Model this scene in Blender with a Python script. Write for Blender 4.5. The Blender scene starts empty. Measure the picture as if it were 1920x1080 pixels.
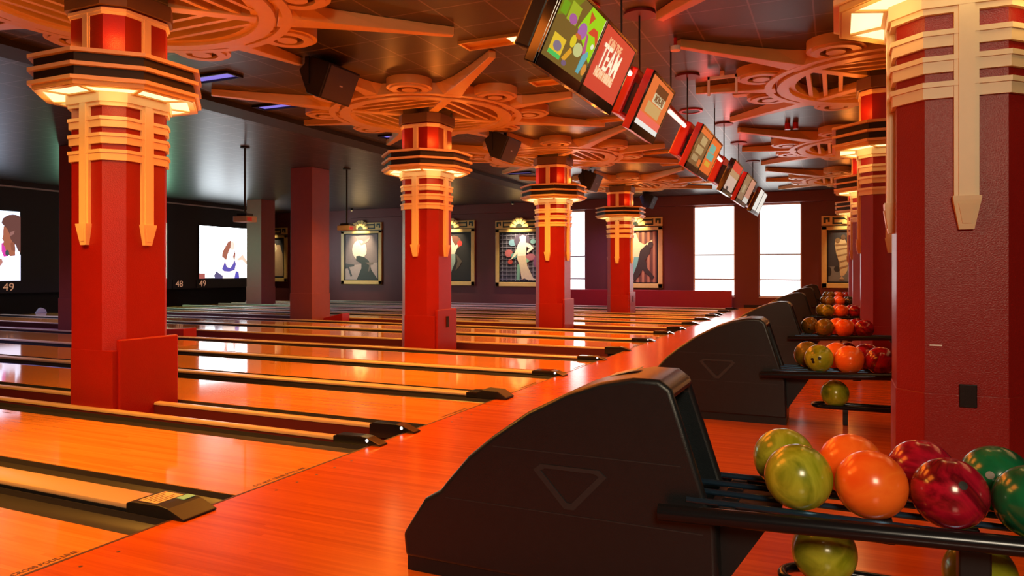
import bpy, math, random
from mathutils import Matrix, Vector
random.seed(7)
SC = bpy.context.scene
COL = SC.collection
PI = math.pi
FX = -3.1355          # foul line
CEIL = 4.05
FARY = 26.8
MASKX = -23.0

# ------------------------------------------------------------------ materials
def nt(name):
    m = bpy.data.materials.new(name); m.use_nodes = True
    t = m.node_tree; b = t.nodes['Principled BSDF']
    return m, t, b

def mat(name, col, rough=.5, metal=0., coat=0., spec=.5, bump=0., bscale=80., var=0., vscale=6.):
    m, t, b = nt(name)
    b.inputs['Base Color'].default_value = (*col, 1)
    b.inputs['Roughness'].default_value = rough
    b.inputs['Metallic'].default_value = metal
    b.inputs['Coat Weight'].default_value = coat
    b.inputs['Coat Roughness'].default_value = .08
    b.inputs['Specular IOR Level'].default_value = spec
    tc = t.nodes.new('ShaderNodeTexCoord')
    if var:
        n = t.nodes.new('ShaderNodeTexNoise'); n.inputs['Scale'].default_value = vscale; n.inputs['Detail'].default_value = 4
        t.links.new(tc.outputs['Object'], n.inputs['Vector'])
        mx = t.nodes.new('ShaderNodeMix'); mx.data_type = 'RGBA'
        mx.inputs[6].default_value = (*[c * (1 - var) for c in col], 1)
        mx.inputs[7].default_value = (*[min(1, c * (1 + var)) for c in col], 1)
        t.links.new(n.outputs['Fac'], mx.inputs[0]); t.links.new(mx.outputs[2], b.inputs['Base Color'])
    if bump:
        n2 = t.nodes.new('ShaderNodeTexNoise'); n2.inputs['Scale'].default_value = bscale; n2.inputs['Detail'].default_value = 3
        t.links.new(tc.outputs['Object'], n2.inputs['Vector'])
        bp = t.nodes.new('ShaderNodeBump'); bp.inputs['Strength'].default_value = bump; bp.inputs['Distance'].default_value = .01
        t.links.new(n2.outputs['Fac'], bp.inputs['Height']); t.links.new(bp.outputs['Normal'], b.inputs['Normal'])
    return m

def emat(name, col, s=1., base=None):
    m, t, b = nt(name)
    b.inputs['Base Color'].default_value = (*(base or (0, 0, 0)), 1)
    b.inputs['Emission Color'].default_value = (*col, 1)
    b.inputs['Emission Strength'].default_value = s
    b.inputs['Roughness'].default_value = .4
    return m

def wood(name, c0, c1, rough, coat):
    """boards running along X, object coordinates"""
    m, t, b = nt(name)
    tc = t.nodes.new('ShaderNodeTexCoord')
    sp = t.nodes.new('ShaderNodeSeparateXYZ'); t.links.new(tc.outputs['Object'], sp.inputs[0])
    def mth(op, a, v=None):
        n = t.nodes.new('ShaderNodeMath'); n.operation = op
        if isinstance(a, (int, float)): n.inputs[0].default_value = a
        else: t.links.new(a, n.inputs[0])
        if v is not None:
            if isinstance(v, (int, float)): n.inputs[1].default_value = v
            else: t.links.new(v, n.inputs[1])
        return n.outputs[0]
    row = mth('FLOOR', mth('DIVIDE', sp.outputs[1], .027))
    rn = t.nodes.new('ShaderNodeTexWhiteNoise'); rn.noise_dimensions = '1D'; t.links.new(row, rn.inputs['W'])
    bx = mth('FLOOR', mth('DIVIDE', mth('ADD', sp.outputs[0], mth('MULTIPLY', rn.outputs[0], 3.1)), 1.5))
    cb = t.nodes.new('ShaderNodeCombineXYZ'); t.links.new(row, cb.inputs[0]); t.links.new(bx, cb.inputs[1])
    wn = t.nodes.new('ShaderNodeTexWhiteNoise'); wn.noise_dimensions = '3D'; t.links.new(cb.outputs[0], wn.inputs['Vector'])
    mp = t.nodes.new('ShaderNodeMapping'); mp.inputs['Scale'].default_value = (1.6, 55, 1); t.links.new(tc.outputs['Object'], mp.inputs[0])
    gn = t.nodes.new('ShaderNodeTexNoise'); gn.inputs['Scale'].default_value = 1.; gn.inputs['Detail'].default_value = 5
    t.links.new(mp.outputs[0], gn.inputs['Vector'])
    f = mth('ADD', mth('MULTIPLY', wn.outputs[0], .45), mth('MULTIPLY', gn.outputs['Fac'], .75))
    mx = t.nodes.new('ShaderNodeMix'); mx.data_type = 'RGBA'
    mx.inputs[6].default_value = (*c0, 1); mx.inputs[7].default_value = (*c1, 1)
    t.links.new(mth('SUBTRACT', f, .15), mx.inputs[0]); t.links.new(mx.outputs[2], b.inputs['Base Color'])
    b.inputs['Roughness'].default_value = rough
    b.inputs['Coat Weight'].default_value = coat; b.inputs['Coat Roughness'].default_value = .05
    return m

def tiles(name, base, line, period, lw, rough):
    m, t, b = nt(name)
    tc = t.nodes.new('ShaderNodeTexCoord')
    sp = t.nodes.new('ShaderNodeSeparateXYZ'); t.links.new(tc.outputs['Object'], sp.inputs[0])
    outs = []
    for i, ph in ((0, .24), (1, .1)):
        a = t.nodes.new('ShaderNodeMath'); a.operation = 'ADD'; a.inputs[1].default_value = 100 * period + ph; t.links.new(sp.outputs[i], a.inputs[0])
        n = t.nodes.new('ShaderNodeMath'); n.operation = 'MODULO'; n.inputs[1].default_value = period; t.links.new(a.outputs[0], n.inputs[0])
        l = t.nodes.new('ShaderNodeMath'); l.operation = 'LESS_THAN'; l.inputs[1].default_value = lw; t.links.new(n.outputs[0], l.inputs[0]); outs.append(l.outputs[0])
    mxm = t.nodes.new('ShaderNodeMath'); mxm.operation = 'MAXIMUM'; t.links.new(outs[0], mxm.inputs[0]); t.links.new(outs[1], mxm.inputs[1])
    ns = t.nodes.new('ShaderNodeTexNoise'); ns.inputs['Scale'].default_value = 90; ns.inputs['Detail'].default_value = 3; t.links.new(tc.outputs['Object'], ns.inputs['Vector'])
    m0 = t.nodes.new('ShaderNodeMix'); m0.data_type = 'RGBA'
    m0.inputs[6].default_value = (*[c * .5 for c in base], 1); m0.inputs[7].default_value = (*[c * 1.5 for c in base], 1); t.links.new(ns.outputs['Fac'], m0.inputs[0])
    mx = t.nodes.new('ShaderNodeMix'); mx.data_type = 'RGBA'; t.links.new(mxm.outputs[0], mx.inputs[0])
    t.links.new(m0.outputs[2], mx.inputs[6]); mx.inputs[7].default_value = (*line, 1)
    t.links.new(mx.outputs[2], b.inputs['Base Color'])
    b.inputs['Roughness'].default_value = rough
    return m

def swirl(name, cols, rough=.12, scale=3.2):
    m, t, b = nt(name)
    tc = t.nodes.new('ShaderNodeTexCoord')
    n = t.nodes.new('ShaderNodeTexNoise'); n.inputs['Scale'].default_value = scale; n.inputs['Detail'].default_value = 6; n.inputs['Distortion'].default_value = 2.2
    t.links.new(tc.outputs['Object'], n.inputs['Vector'])
    r = t.nodes.new('ShaderNodeValToRGB')
    els = r.color_ramp.elements
    els[0].position = .32; els[0].color = (*cols[0], 1); els[1].position = .68; els[1].color = (*cols[-1], 1)
    for i, c in enumerate(cols[1:-1]):
        e = els.new(.32 + .36 * (i + 1) / (len(cols) - 1)); e.color = (*c, 1)
    t.links.new(n.outputs['Fac'], r.inputs[0]); t.links.new(r.outputs[0], b.inputs['Base Color'])
    b.inputs['Roughness'].default_value = rough + .06; b.inputs['Coat Weight'].default_value = .08
    return m

M = {}
M['approach'] = wood('approach_maple', (.40, .062, .003), (.70, .150, .009), .17, 0.)
M['lane'] = wood('lane_maple', (.60, .21, .030), (.90, .40, .085), .08, .5)
M['maroon'] = mat('maroon_paint', (.27, .010, .007), .34, spec=.35, bump=.25, bscale=120, var=.12, vscale=3)
M['wallpaint'] = mat('burgundy_wall_paint', (.15, .032, .030), .5, bump=.2, bscale=90, var=.1, vscale=2)
M['redlow'] = mat('crimson_panel', (.34, .012, .018), .38, var=.08)
M['darkcol'] = mat('red_paint_bluish_lit', (.27, .058, .048), .5, bump=.2, bscale=100, var=.1)  # red column paint greyed: the bluish light is put into the colour
M['cream'] = mat('cream_paint', (.78, .60, .36), .42, var=.05, vscale=10)
M['tan'] = mat('tan_moulding_paint', (.66, .43, .15), .42, var=.06, vscale=5)
M['hubshaded'] = mat('hub_shaded_brown', (.16, .085, .035), .5)  # the shadow under the medallion is put into the hub colour
M['plate'] = mat('dark_red_plate', (.14, .012, .012), .45)
M['black'] = mat('black_satin', (.010, .010, .012), .45, spec=.35)
M['blackgloss'] = mat('black_gloss', (.010, .010, .012), .16, coat=.4)
M['plastic'] = mat('hood_black_plastic', (.008, .0115, .0145), .33, bump=.12, bscale=260, var=.15, vscale=20)
M['steel'] = mat('dark_steel_rail', (.02, .022, .028), .2, metal=.6)
M['bluesheen_rail'] = mat('black_rail_blue_sheen', (.05, .11, .2), .22, metal=.8)  # reflected blue ceiling light is put into the black rail colour
M['carpet'] = mat('dark_carpet', (.05, .012, .02), .9, bump=.5, bscale=200, var=.4, vscale=12)
M['under'] = mat('maroon_subfloor', (.10, .012, .012), .45)
M['gutter'] = mat('gutter_grey', (.030, .028, .028), .32, var=.1)
M['seamgrey'] = mat('hood_seam', (.019, .019, .022), .5)
M['cap'] = mat('capping_beige', (.50, .36, .22), .28, var=.06, vscale=4)
M['ceil'] = tiles('ceiling_tile', (.034, .030, .030), (.17, .15, .14), .61, .018, .34)
M['soffit'] = mat('black_soffit', (.012, .010, .010), .6)
M['mask'] = mat('masking_black', (.008, .008, .009), .6, bump=.2, bscale=40)
M['gold'] = mat('gold_frame', (.85, .60, .20), .35, var=.10, vscale=9)
M['darkgreen'] = mat('dark_green_lacquer', (.02, .028, .022), .4)
M['white'] = mat('white_paint', (.8, .8, .78), .5)
M['grey'] = mat('grey_plastic', (.35, .34, .34), .4)
M['hole'] = mat('hole_dark', (.006, .006, .006), .6)
M['holegrey'] = mat('hole_insert_grey', (.25, .25, .23), .5)
M['panel'] = emat('lantern_panel', (1., .72, .32), 2.0)
M['daylight'] = emat('daylit_shade', (1., .985, .955), 3.2)
M['daylight2'] = emat('daylit_glass', (1., 1., 1.), 6.)
M['bluelit'] = emat('bluish_shade', (.30, .36, .42), .42)
M['redtube'] = emat('red_tube', (1., .50, .42), 2.2)
M['amber'] = emat('amber_lamp', (1., .72, .30), 2.5)
M['ambertray'] = mat('brass_tray', (.8, .5, .12), .3, metal=.7)
M['violet'] = emat('violet_lamp', (.33, .25, .95), .8)
M['dot'] = emat('sensor_lens', (1., .95, .92), 1.4)
M['sticker'] = mat('sticker_paper', (.75, .52, .28), .5)
M['stickerink'] = mat('sticker_ink', (.10, .05, .03), .5)
M['ink'] = mat('lettering_ink', (.05, .015, .01), .5)
M['teallight'] = mat('pale_teal_reflector', (.30, .75, .6), .15)
M['redplate'] = mat('red_enamel_and_lit_casing', (.5, .02, .02), .35)  # real enamel on the mounts; on monitor casings it stands for red glow
M['digit'] = emat('lane_digit', (1., .45, .25), .45)
M['olive'] = swirl('olive_ball', [(.09, .13, .006), (.28, .33, .012), (.42, .46, .035), (.17, .23, .010)], .13)
M['amberolive'] = swirl('amber_olive_ball', [(.10, .07, .008), (.25, .15, .015), (.18, .17, .02), (.30, .20, .03)], .15)
M['orange'] = swirl('orange_ball', [(.95, .13, .010), (1., .19, .02), (.90, .10, .008)], .16)
M['crimson'] = swirl('crimson_ball', [(.16, .004, .012), (.42, .008, .03), (.10, .003, .008), (.30, .012, .012)], .10)
M['green'] = swirl('green_ball', [(.004, .07, .03), (.008, .15, .055), (.02, .11, .02)], .12)
M['blackball'] = swirl('black_ball', [(.012, .014, .012), (.03, .03, .02), (.01, .012, .01)], .12)
M['outlet'] = mat('outlet_black', (.01, .01, .011), .25)

# ------------------------------------------------------------------ mesh helpers
class MB:
    def __init__(s): s.v = []; s.f = []; s.mi = []
    def add(s, vs, fs, mi=0, T=None):
        o = len(s.v)
        s.v += [tuple(T @ Vector(p)) if T else tuple(p) for p in vs]
        s.f += [tuple(i + o for i in f) for f in fs]; s.mi += [mi] * len(fs); return s
    def box(s, x0, x1, y0, y1, z0, z1, mi=0, T=None):
        return s.add([(x0, y0, z0), (x1, y0, z0), (x1, y1, z0), (x0, y1, z0), (x0, y0, z1), (x1, y0, z1), (x1, y1, z1), (x0, y1, z1)],
                     [(0, 3, 2, 1), (4, 5, 6, 7), (0, 1, 5, 4), (1, 2, 6, 5), (2, 3, 7, 6), (3, 0, 4, 7)], mi, T)
    def loft(s, rings, mi=0, T=None, caps=True):
        n = len(rings[0]); vs = [p for r in rings for p in r]; fs = []
        for k in range(len(rings) - 1):
            for i in range(n):
                j = (i + 1) % n
                fs.append((k * n + i, k * n + j, (k + 1) * n + j, (k + 1) * n + i))
        if caps: fs.append(tuple(range(n - 1, -1, -1))); fs.append(tuple((len(rings) - 1) * n + i for i in range(n)))
        return s.add(vs, fs, mi, T)
    def prism(s, poly, axis, a, b, mi=0, T=None):
        """poly in the two other axes, extruded a..b along axis"""
        def P(p, h): return (p[0], p[1], h) if axis == 'z' else ((p[0], h, p[1]) if axis == 'y' else (h, p[0], p[1]))
        ar = sum(poly[i][0] * poly[(i + 1) % len(poly)][1] - poly[(i + 1) % len(poly)][0] * poly[i][1] for i in range(len(poly)))
        if (ar < 0) != (axis == 'y'): poly = poly[::-1]
        return s.loft([[P(p, a) for p in poly], [P(p, b) for p in poly]], mi, T)
    def ring(s, outer, inner, z0, z1, mi=0, T=None):
        n = len(outer)
        vs = [(*p, z0) for p in outer] + [(*p, z0) for p in inner] + [(*p, z1) for p in outer] + [(*p, z1) for p in inner]
        fs = []
        for i in range(n):
            j = (i + 1) % n
            fs += [(i, j, 2 * n + j, 2 * n + i), (n + j, n + i, 3 * n + i, 3 * n + j), (j, i, n + i, n + j), (2 * n + i, 2 * n + j, 3 * n + j, 3 * n + i)]
        return s.add(vs, fs, mi, T)
    def cyl(s, p, q, r, n=16, mi=0, r2=None, T=None):
        p = Vector(p); q = Vector(q); d = (q - p).normalized()
        u = d.orthogonal().normalized(); w = d.cross(u)
        R = []
        for c, rr in ((p, r), (q, r if r2 is None else r2)):
            R.append([tuple(c + rr * (math.cos(2 * PI * i / n) * u + math.sin(2 * PI * i / n) * w)) for i in range(n)])
        return s.loft(R, mi, T)
    def tube(s, pts, r, n=12, mi=0, T=None):
        P = [Vector(p) for p in pts]; R = []
        u = None
        for i, p in enumerate(P):
            d = (P[min(i + 1, len(P) - 1)] - P[max(i - 1, 0)]).normalized()
            u = d.orthogonal().normalized() if u is None else (u - d * u.dot(d)).normalized()
            w = d.cross(u)
            R.append([tuple(p + r * (math.cos(2 * PI * k / n) * u + math.sin(2 * PI * k / n) * w)) for k in range(n)])
        return s.loft(R, mi, T)
    def sphere(s, c, r, seg=40, rings=20, mi=0, T=None):
        vs = [(c[0], c[1], c[2] - r)]; fs = []
        for i in range(1, rings):
            a = -PI / 2 + PI * i / rings
            vs += [(c[0] + r * math.cos(a) * math.cos(2 * PI * j / seg), c[1] + r * math.cos(a) * math.sin(2 * PI * j / seg), c[2] + r * math.sin(a)) for j in range(seg)]
        vs.append((c[0], c[1], c[2] + r)); L = len(vs) - 1
        for j in range(seg):
            k = (j + 1) % seg
            fs.append((0, 1 + k, 1 + j))
            for i in range(rings - 2): fs.append((1 + i * seg + j, 1 + i * seg + k, 1 + (i + 1) * seg + k, 1 + (i + 1) * seg + j))
            fs.append((L, 1 + (rings - 2) * seg + j, 1 + (rings - 2) * seg + k))
        return s.add(vs, fs, mi, T)
    def build(s, name, mats, parent=None, smooth=False, bevel=0, seg=2, loc=None):
        me = bpy.data.meshes.new(name); me.from_pydata(s.v, [], s.f)
        for m in (mats if isinstance(mats, (list, tuple)) else [mats]): me.materials.append(M[m] if isinstance(m, str) else m)
        me.polygons.foreach_set('material_index', s.mi)
        if smooth: me.polygons.foreach_set('use_smooth', [True] * len(s.f))
        me.update()
        o = bpy.data.objects.new(name, me); COL.objects.link(o)
        if smooth == 'auto':
            me.set_sharp_from_angle(angle=math.radians(35))
        if bevel:
            b = o.modifiers.new('bevel', 'BEVEL'); b.width = bevel; b.segments = seg; b.limit_method = 'ANGLE'; b.angle_limit = math.radians(35)
        if parent: o.parent = parent
        if loc: o.location = loc
        return o

def thing(name, label, cat, loc=(0, 0, 0), group=None, rotz=0):
    o = bpy.data.objects.new(name, None); o.empty_display_size = .1; COL.objects.link(o)
    o.location = loc; o.rotation_euler = (0, 0, rotz)
    return tag(o, label, cat, group)
def tag(o, label, cat, group=None):
    o['label'] = label; o['category'] = cat; o['kind'] = 'thing'
    if group: o['group'] = group
    return o
def struct(o):
    o['kind'] = 'structure'; return o
def copy_tree(o, parent=None):
    c = o.copy(); COL.objects.link(c)
    if parent: c.parent = parent
    for ch in list(o.children): copy_tree(ch, c)
    return c
def dup(o, loc, label, rotz=None):
    c = copy_tree(o); c.location = loc; c['label'] = label
    if rotz is not None: c.rotation_euler = (0, 0, rotz)
    return c
def text_mb(body, size, T, align='CENTER', ext=.001, mi=0, bold=0., sx=1.):
    cu = bpy.data.curves.new('t', 'FONT'); cu.body = body; cu.size = size; cu.align_x = align; cu.align_y = 'CENTER'
    cu.extrude = ext; cu.offset = bold; cu.resolution_u = 3
    ob = bpy.data.objects.new('t', cu); COL.objects.link(ob)
    bpy.context.view_layer.update()
    me = ob.evaluated_get(bpy.context.evaluated_depsgraph_get()).to_mesh()
    mb = MB()
    S = Matrix.Diagonal((sx, 1, 1, 1))
    mb.add([tuple(v.co) for v in me.vertices], [tuple(p.vertices) for p in me.polygons], mi, T @ S)
    ob.to_mesh_clear(); bpy.data.objects.remove(ob); bpy.data.curves.remove(cu)
    return mb
def octa(h, flat):
    """square of half width h whose corners are cut so that each face keeps 2*flat"""
    return [(flat, -h), (h, -flat), (h, flat), (flat, h), (-flat, h), (-h, flat), (-h, -flat), (-flat, -h)]
def reg8(r): return octa(r, r * math.tan(PI / 8))
def circ(cx, cy, r, n=40): return [(cx + r * math.cos(2 * PI * i / n), cy + r * math.sin(2 * PI * i / n)) for i in range(n)]
def light(kind, loc, energy, col, size=.3, size_y=None, rot=(0, 0, 0), spot=None, blend=.5):
    l = bpy.data.lights.new(kind.lower() + '_lamp', kind); l.energy = energy; l.color = col
    if kind == 'AREA':
        l.size = size
        if size_y: l.shape = 'RECTANGLE'; l.size_y = size_y
    else: l.shadow_soft_size = size
    if spot: l.spot_size = spot; l.spot_blend = blend
    o = bpy.data.objects.new(kind.lower() + '_lamp', l); COL.objects.link(o); o.location = loc; o.rotation_euler = rot
    return o
def ordinal(i): return ['first', 'second', 'third', 'fourth', 'fifth', 'sixth', 'seventh', 'eighth', 'ninth', 'tenth', 'eleventh', 'twelfth', 'thirteenth', 'fourteenth', 'fifteenth', 'sixteenth'][i]

# ------------------------------------------------------------------ lane layout (fitted to the photo)
Lp = 1.7424
cy = {}
y = 2.79
cy['A'] = y; cy['B1'] = y + Lp; cy['B2'] = cy['B1'] + .375; cy['C'] = cy['B2'] + Lp; cy['D'] = cy['C'] + Lp; cy['E1'] = cy['D'] + Lp
cy['E2'] = cy['E1'] + 1.29; cy['F'] = cy['E2'] + Lp; cy['G'] = cy['F'] + Lp; cy['H'] = cy['G'] + 1.213; cy['I'] = cy['H'] + Lp
cy['J'] = cy['I'] + Lp; cy['K1'] = cy['J'] + Lp; cy['K2'] = cy['K1'] + .586; cy['L'] = cy['K2'] + Lp; cy['M'] = cy['L'] + Lp
LANEEND = -22.3

# ------------------------------------------------------------------ setting
o = struct(MB().box(FX, 1.75, -4, FARY, -.05, 0).build('floor', 'approach'))
o = struct(MB().box(1.75, 8, -4, FARY, -.05, 0).build('floor_concourse', 'carpet'))
o = struct(MB().box(-27, FX, -4, FARY, -.16, -.10).build('floor_under_lanes', 'under'))
o = struct(MB().box(FX - .012, FX + .004, -4, cy['M'], -.05, .0012).build('trim_foul_line', 'ink'))
mb = MB()



# approach dots: small dark discs inlaid in the boards behind the foul line
for cc in [(cy[a] + cy[b]) / 2 for a, b in (('B2', 'C'), ('C', 'D'), ('A', 'B1'), ('D', 'E1'), ('E2', 'F'))] + [cy['A'] - Lp / 2]:
    for q in range(-2, 3):
        mb.prism(circ(FX + .13, cc + q * .18, .009, 10), 'z', 0, .0008)
        mb.prism(circ(FX + 2.0, cc + q * .18, .009, 10), 'z', 0, .0008)
o = mb.build('floor_dots', 'ink'); struct(o)
struct(MB().box(-27, 8, -4, 27.2, CEIL, CEIL + .1).build('ceiling', 'ceil'))
# walls
def wall_with_holes(name, holes, x0, x1, z0, z1, y0, y1, m):
    mb = MB(); xs = x0
    for (a, b, c, d) in sorted(holes):
        mb.box(xs, a, y0, y1, z0, z1)
        mb.box(a, b, y0, y1, z0, c); mb.box(a, b, y0, y1, d, z1); xs = b
    mb.box(xs, x1, y0, y1, z0, z1)
    return struct(mb.build(name, m))
WIN = [(-10.40, -8.95, .39, 3.66), (-4.80, -3.34, .39, 3.66), (-2.53, -1.13, .39, 3.66), (-22.9, -21.33, .72, 3.62)]
wall_with_holes('wall_far', WIN, -27, 8, -.1, CEIL, FARY, FARY + .25, 'wallpaint')
struct(MB().box(-27.2, -27, -4, 27, -.1, CEIL).build('wall_left', 'mask'))
struct(MB().box(8, 8.2, -4, 27, -.1, CEIL).build('wall_right', 'wallpaint'))
struct(MB().box(-27, 8, -4.2, -4, -.1, CEIL).build('wall_back', 'wallpaint'))
struct(MB().box(-20.0, 8, FARY - .22, FARY, 3.68, CEIL).build('trim_far_bulkhead', 'wallpaint', bevel=.01))
struct(MB().box(FX + .1, 8, FARY - .02, FARY, 0, .10).build('baseboard_far', 'black'))
struct(MB().box(-9.55, -9.0, -4, FARY - .22, 3.97, CEIL).build('trim_lane_soffit', 'soffit'))
# low crimson wall in front of the far windows
struct(MB().box(-10.2, -3.38, FARY - .55, FARY - .40, -.1, .60).build('wall_low', 'redlow', bevel=.012))
# pin-end masking wall
struct(MB().box(MASKX - 1.6, MASKX, -4, 24.75, .62, CEIL - .16).build('wall_pin_end', 'mask'))
struct(MB().box(MASKX - .25, MASKX + .10, -4, 24.75, CEIL - .16, CEIL).build('trim_pin_end_top', 'soffit'))
struct(MB().box(MASKX - .02, MASKX + .14, -4, 24.75, CEIL - .20, CEIL - .16).build('trim_pin_end_ledge', 'grey'))
struct(MB().box(MASKX - 1.6, MASKX - .9, -4, 24.75, -.1, .62).build('trim_pit_back', 'mask'))

# windows
for i, (a, b, c, d) in enumerate(WIN):
    w = bpy.data.objects.new('window_%d' % (i + 1), None); COL.objects.link(w); w.location = (0, FARY + .12, 0); struct(w)
    mb = MB(); t = .045
    mb.box(a, a + t, -.05, .05, c, d).box(b - t, b, -.05, .05, c, d).box(a, b, -.05, .05, c, c + t).box(a, b, -.05, .05, d - t, d)
    zm = 1.88
    mb.build('window_frame', 'white', w)
    if i < 3:
        zs = 1.03 if i == 1 else 1.02
        MB().box(a + t, b - t, .02, .03, c, zs).build('glass', 'daylight2', w)
        MB().box(a + t, b - t, -.045, -.035, zs, d - t).build('roller_shade', 'daylight', w)
        MB().box(a + t, b - t, -.058, -.030, zs - .05, zs).build('shade_bar', 'grey', w)
        MB().box(a + t, b - t, -.052, -.030, zm - .02, zm + .025).build('shade_seam', 'grey', w)
        MB().box(a, b, -.16, -.05, c - .03, c).build('window_sill', 'white', w)
    else:
        MB().box(a + t, b - t, -.045, -.035, c + t, d - t).build('roller_shade', 'bluelit', w)

# ------------------------------------------------------------------ lanes
def lane(y0, label, k, text=True):
    dy = {0: .06, 1: -.13}.get(k, 0.)
    t = thing('bowling_lane', label, 'bowling lane', (0, y0, 0), 'maple bowling lanes')
    o = MB().box(LANEEND, FX - .012, -.525, .525, -.06, 0).build('lane_bed', 'lane', t)
    for sgn in (-1, 1):
        prof = []
        for j in range(9):
            a = PI * j / 8
            prof.append((-.115 * math.cos(a), -.012 - .062 * math.sin(a)))
        prof = [(-.118, -.004), (-.115, -.004)] + prof[1:-1] + [(.115, -.004), (.118, -.004)] + [(.118, -.09), (-.118, -.09)]
        mb = MB(); mb.prism([(p[0] + sgn * .643, p[1]) for p in prof], 'x', LANEEND, FX - .012)
        mb.build('gutter', 'gutter', t, smooth='auto')
    if text:
        T = Matrix.Translation((FX - .044, dy, .0006)) @ Matrix.Rotation(PI / 2, 4, 'Z')
        text_mb('DO NOT CROSS FOUL LINE', .042, T, ext=.0004, bold=.0007, sx=.86).build('foul_line_lettering', 'ink', t)
    mb = MB()
    for q in range(7):
        yy = (q - 3) * .15; xx = FX - 4.6 + abs(q - 3) * .28
        mb.prism([(xx + .07, yy - .012), (xx + .07, yy + .012), (xx - .07, yy)], 'z', 0, .0007)
    mb.build('aiming_arrow', 'ink', t)
    return t
pairs = [(None, 'A'), ('A', 'B1'), ('B2', 'C'), ('C', 'D'), ('D', 'E1'), ('E2', 'F'), ('F', 'G'), ('H', 'I'), ('I', 'J'), ('J', 'K1'), ('K2', 'L'), ('L', 'M')]
for k, (a, b) in enumerate(pairs):
    y0 = cy['A'] - Lp / 2 if a is None else (cy[a] + cy[b]) / 2
    extra = {0: 'nearest orange maple bowling lane, cut by the lower left corner', 1: 'orange maple lane in front of the nearest red column',
             2: 'orange maple lane just behind the nearest red column', 11: 'last bowling lane, against the crimson low wall'}.get(k)
    lane(y0, extra or 'glossy maple bowling lane, %s counted from the camera' % ordinal(k), k)

def capping(y0, w, label, off=0., sticker=False, dot=True, bulb=False, split=None):
    t = thing('gutter_capping', label, 'lane divider', (0, y0, 0), 'cappings between the lanes')
    h = w / 2
    prof = [(-h, .012), (-h, .022), (-h + .006, .032), (-h + .02, .037), (h - .02, .037), (h - .006, .032), (h, .022), (h, .012)]
    xe = FX - .29
    segs = [(LANEEND, split[0]), (split[1], xe)] if split else [(LANEEND, xe)]
    for xa, xb in segs:
        MB().box(xa, xb, off - h + .004, off + h - .004, -.10, .012).build('curb', 'under' if w < .1 else 'gutter', t)
        MB().prism([(p[0] + off, p[1]) for p in prof], 'x', xa, xb).build('cap_strip', 'cap', t, smooth='auto')
    hb = h + .010
    P = [(xe - .05, -.06), (xe - .05, .045), (xe - .02, .056), (xe + .20, .062), (xe + .26, .054), (FX + .085, .012), (FX + .085, .0015), (FX - .014, .0015), (FX - .014, -.06)]
    e = MB().prism([(p[0], p[1]) for p in P], 'y', off - hb, off + hb).build('end_block', 'blackgloss' if not sticker else 'black', t, bevel=.008, seg=2)
    if bulb:
        MB().prism([(xe + .08, -.05), (xe + .08, .055), (xe + .14, .085), (xe + .31, .08), (FX + .12, .02), (FX + .12, .0015), (FX - .014, .0015), (FX - .014, -.05)], 'y', off - hb - .012, off + hb + .012).build('sensor_cover', 'black', e, bevel=.02, seg=3)
    if dot:
        MB().cyl((FX - .03, off - hb - .003, .036), (FX - .03, off - hb + .004, .036), .013, 14).build('sensor_lens', 'dot', e)
    if sticker:
        s = MB().box(xe + .02, xe + .16, off - .09, off + .08, .0605, .0635).build('paper_sticker', 'sticker', t)
        mb = MB()
        for q in range(5):
            mb.box(xe + .035 + q * .025, xe + .043 + q * .025, off - .075, off + .065 - .02 * (q % 3), .0635, .0640)
        mb.build('sticker_print', 'stickerink', s)
        MB().box(xe + .17, xe + .23, off + .02, off + .10, .0600, .0632).build('reflector', 'teallight', t)
    return t
capdef = [('A', .20, 0, 'wide beige capping with a paper sticker on its black end block'),
 ('B1', .08, -.06, 'capping with white lens running in front of the nearest red column'), ('B2', .085, .03, 'capping starting behind the foot of the nearest red column'),
 ('C', .15, 0, 'capping with a bulky black sensor cover, beyond the nearest red column'), ('D', .14, 0, 'capping fifth from the camera, with white lens'),
 ('E1', .09, -.05, 'capping with white lens just in front of the second red column'), ('E2', .09, .03, 'capping just behind the second red column'),
 ('F', .14, 0, 'capping eighth from the camera, with white lens'), ('G', .09, -.03, 'capping just in front of the third red column'), ('H', .09, .03, 'capping just behind the third red column'),
 ('I', .14, 0, 'capping eleventh from the camera'), ('J', .14, 0, 'capping twelfth from the camera'), ('K1', .08, -.06, 'capping just in front of the farthest red lane column'),
 ('K2', .09, .03, 'capping just behind the farthest red lane column'), ('L', .14, 0, 'capping second from the crimson low wall'), ('M', .15, 0, 'capping along the crimson low wall')]
for k, w, off, lab in capdef:
    capping(cy[k], w, lab, off, sticker=(k == 'A'), dot=(k in ('B1', 'B2', 'D', 'E1', 'F', 'G', 'H', 'K1')), bulb=(k in ('C',)), split={'B2': (-6.74, -5.96), 'K2': (-6.47, -5.69)}.get(k))
# white wedges standing for lit capping ends at the pin end
for yy, lab in ((14.45, 'small white wedge at the pin end under the left screen'), (23.15, 'small white wedge at the pin end under the right screen')):
    tag(MB().prism([(-.16, 0), (.16, 0), (.12, .10), (.0, .16), (-.06, .13)], 'x', 0, .1).build('pin_end_wedge', 'white', loc=(MASKX + .4, yy, .0)), lab, 'guard', 'white pin-end wedges')

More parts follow.
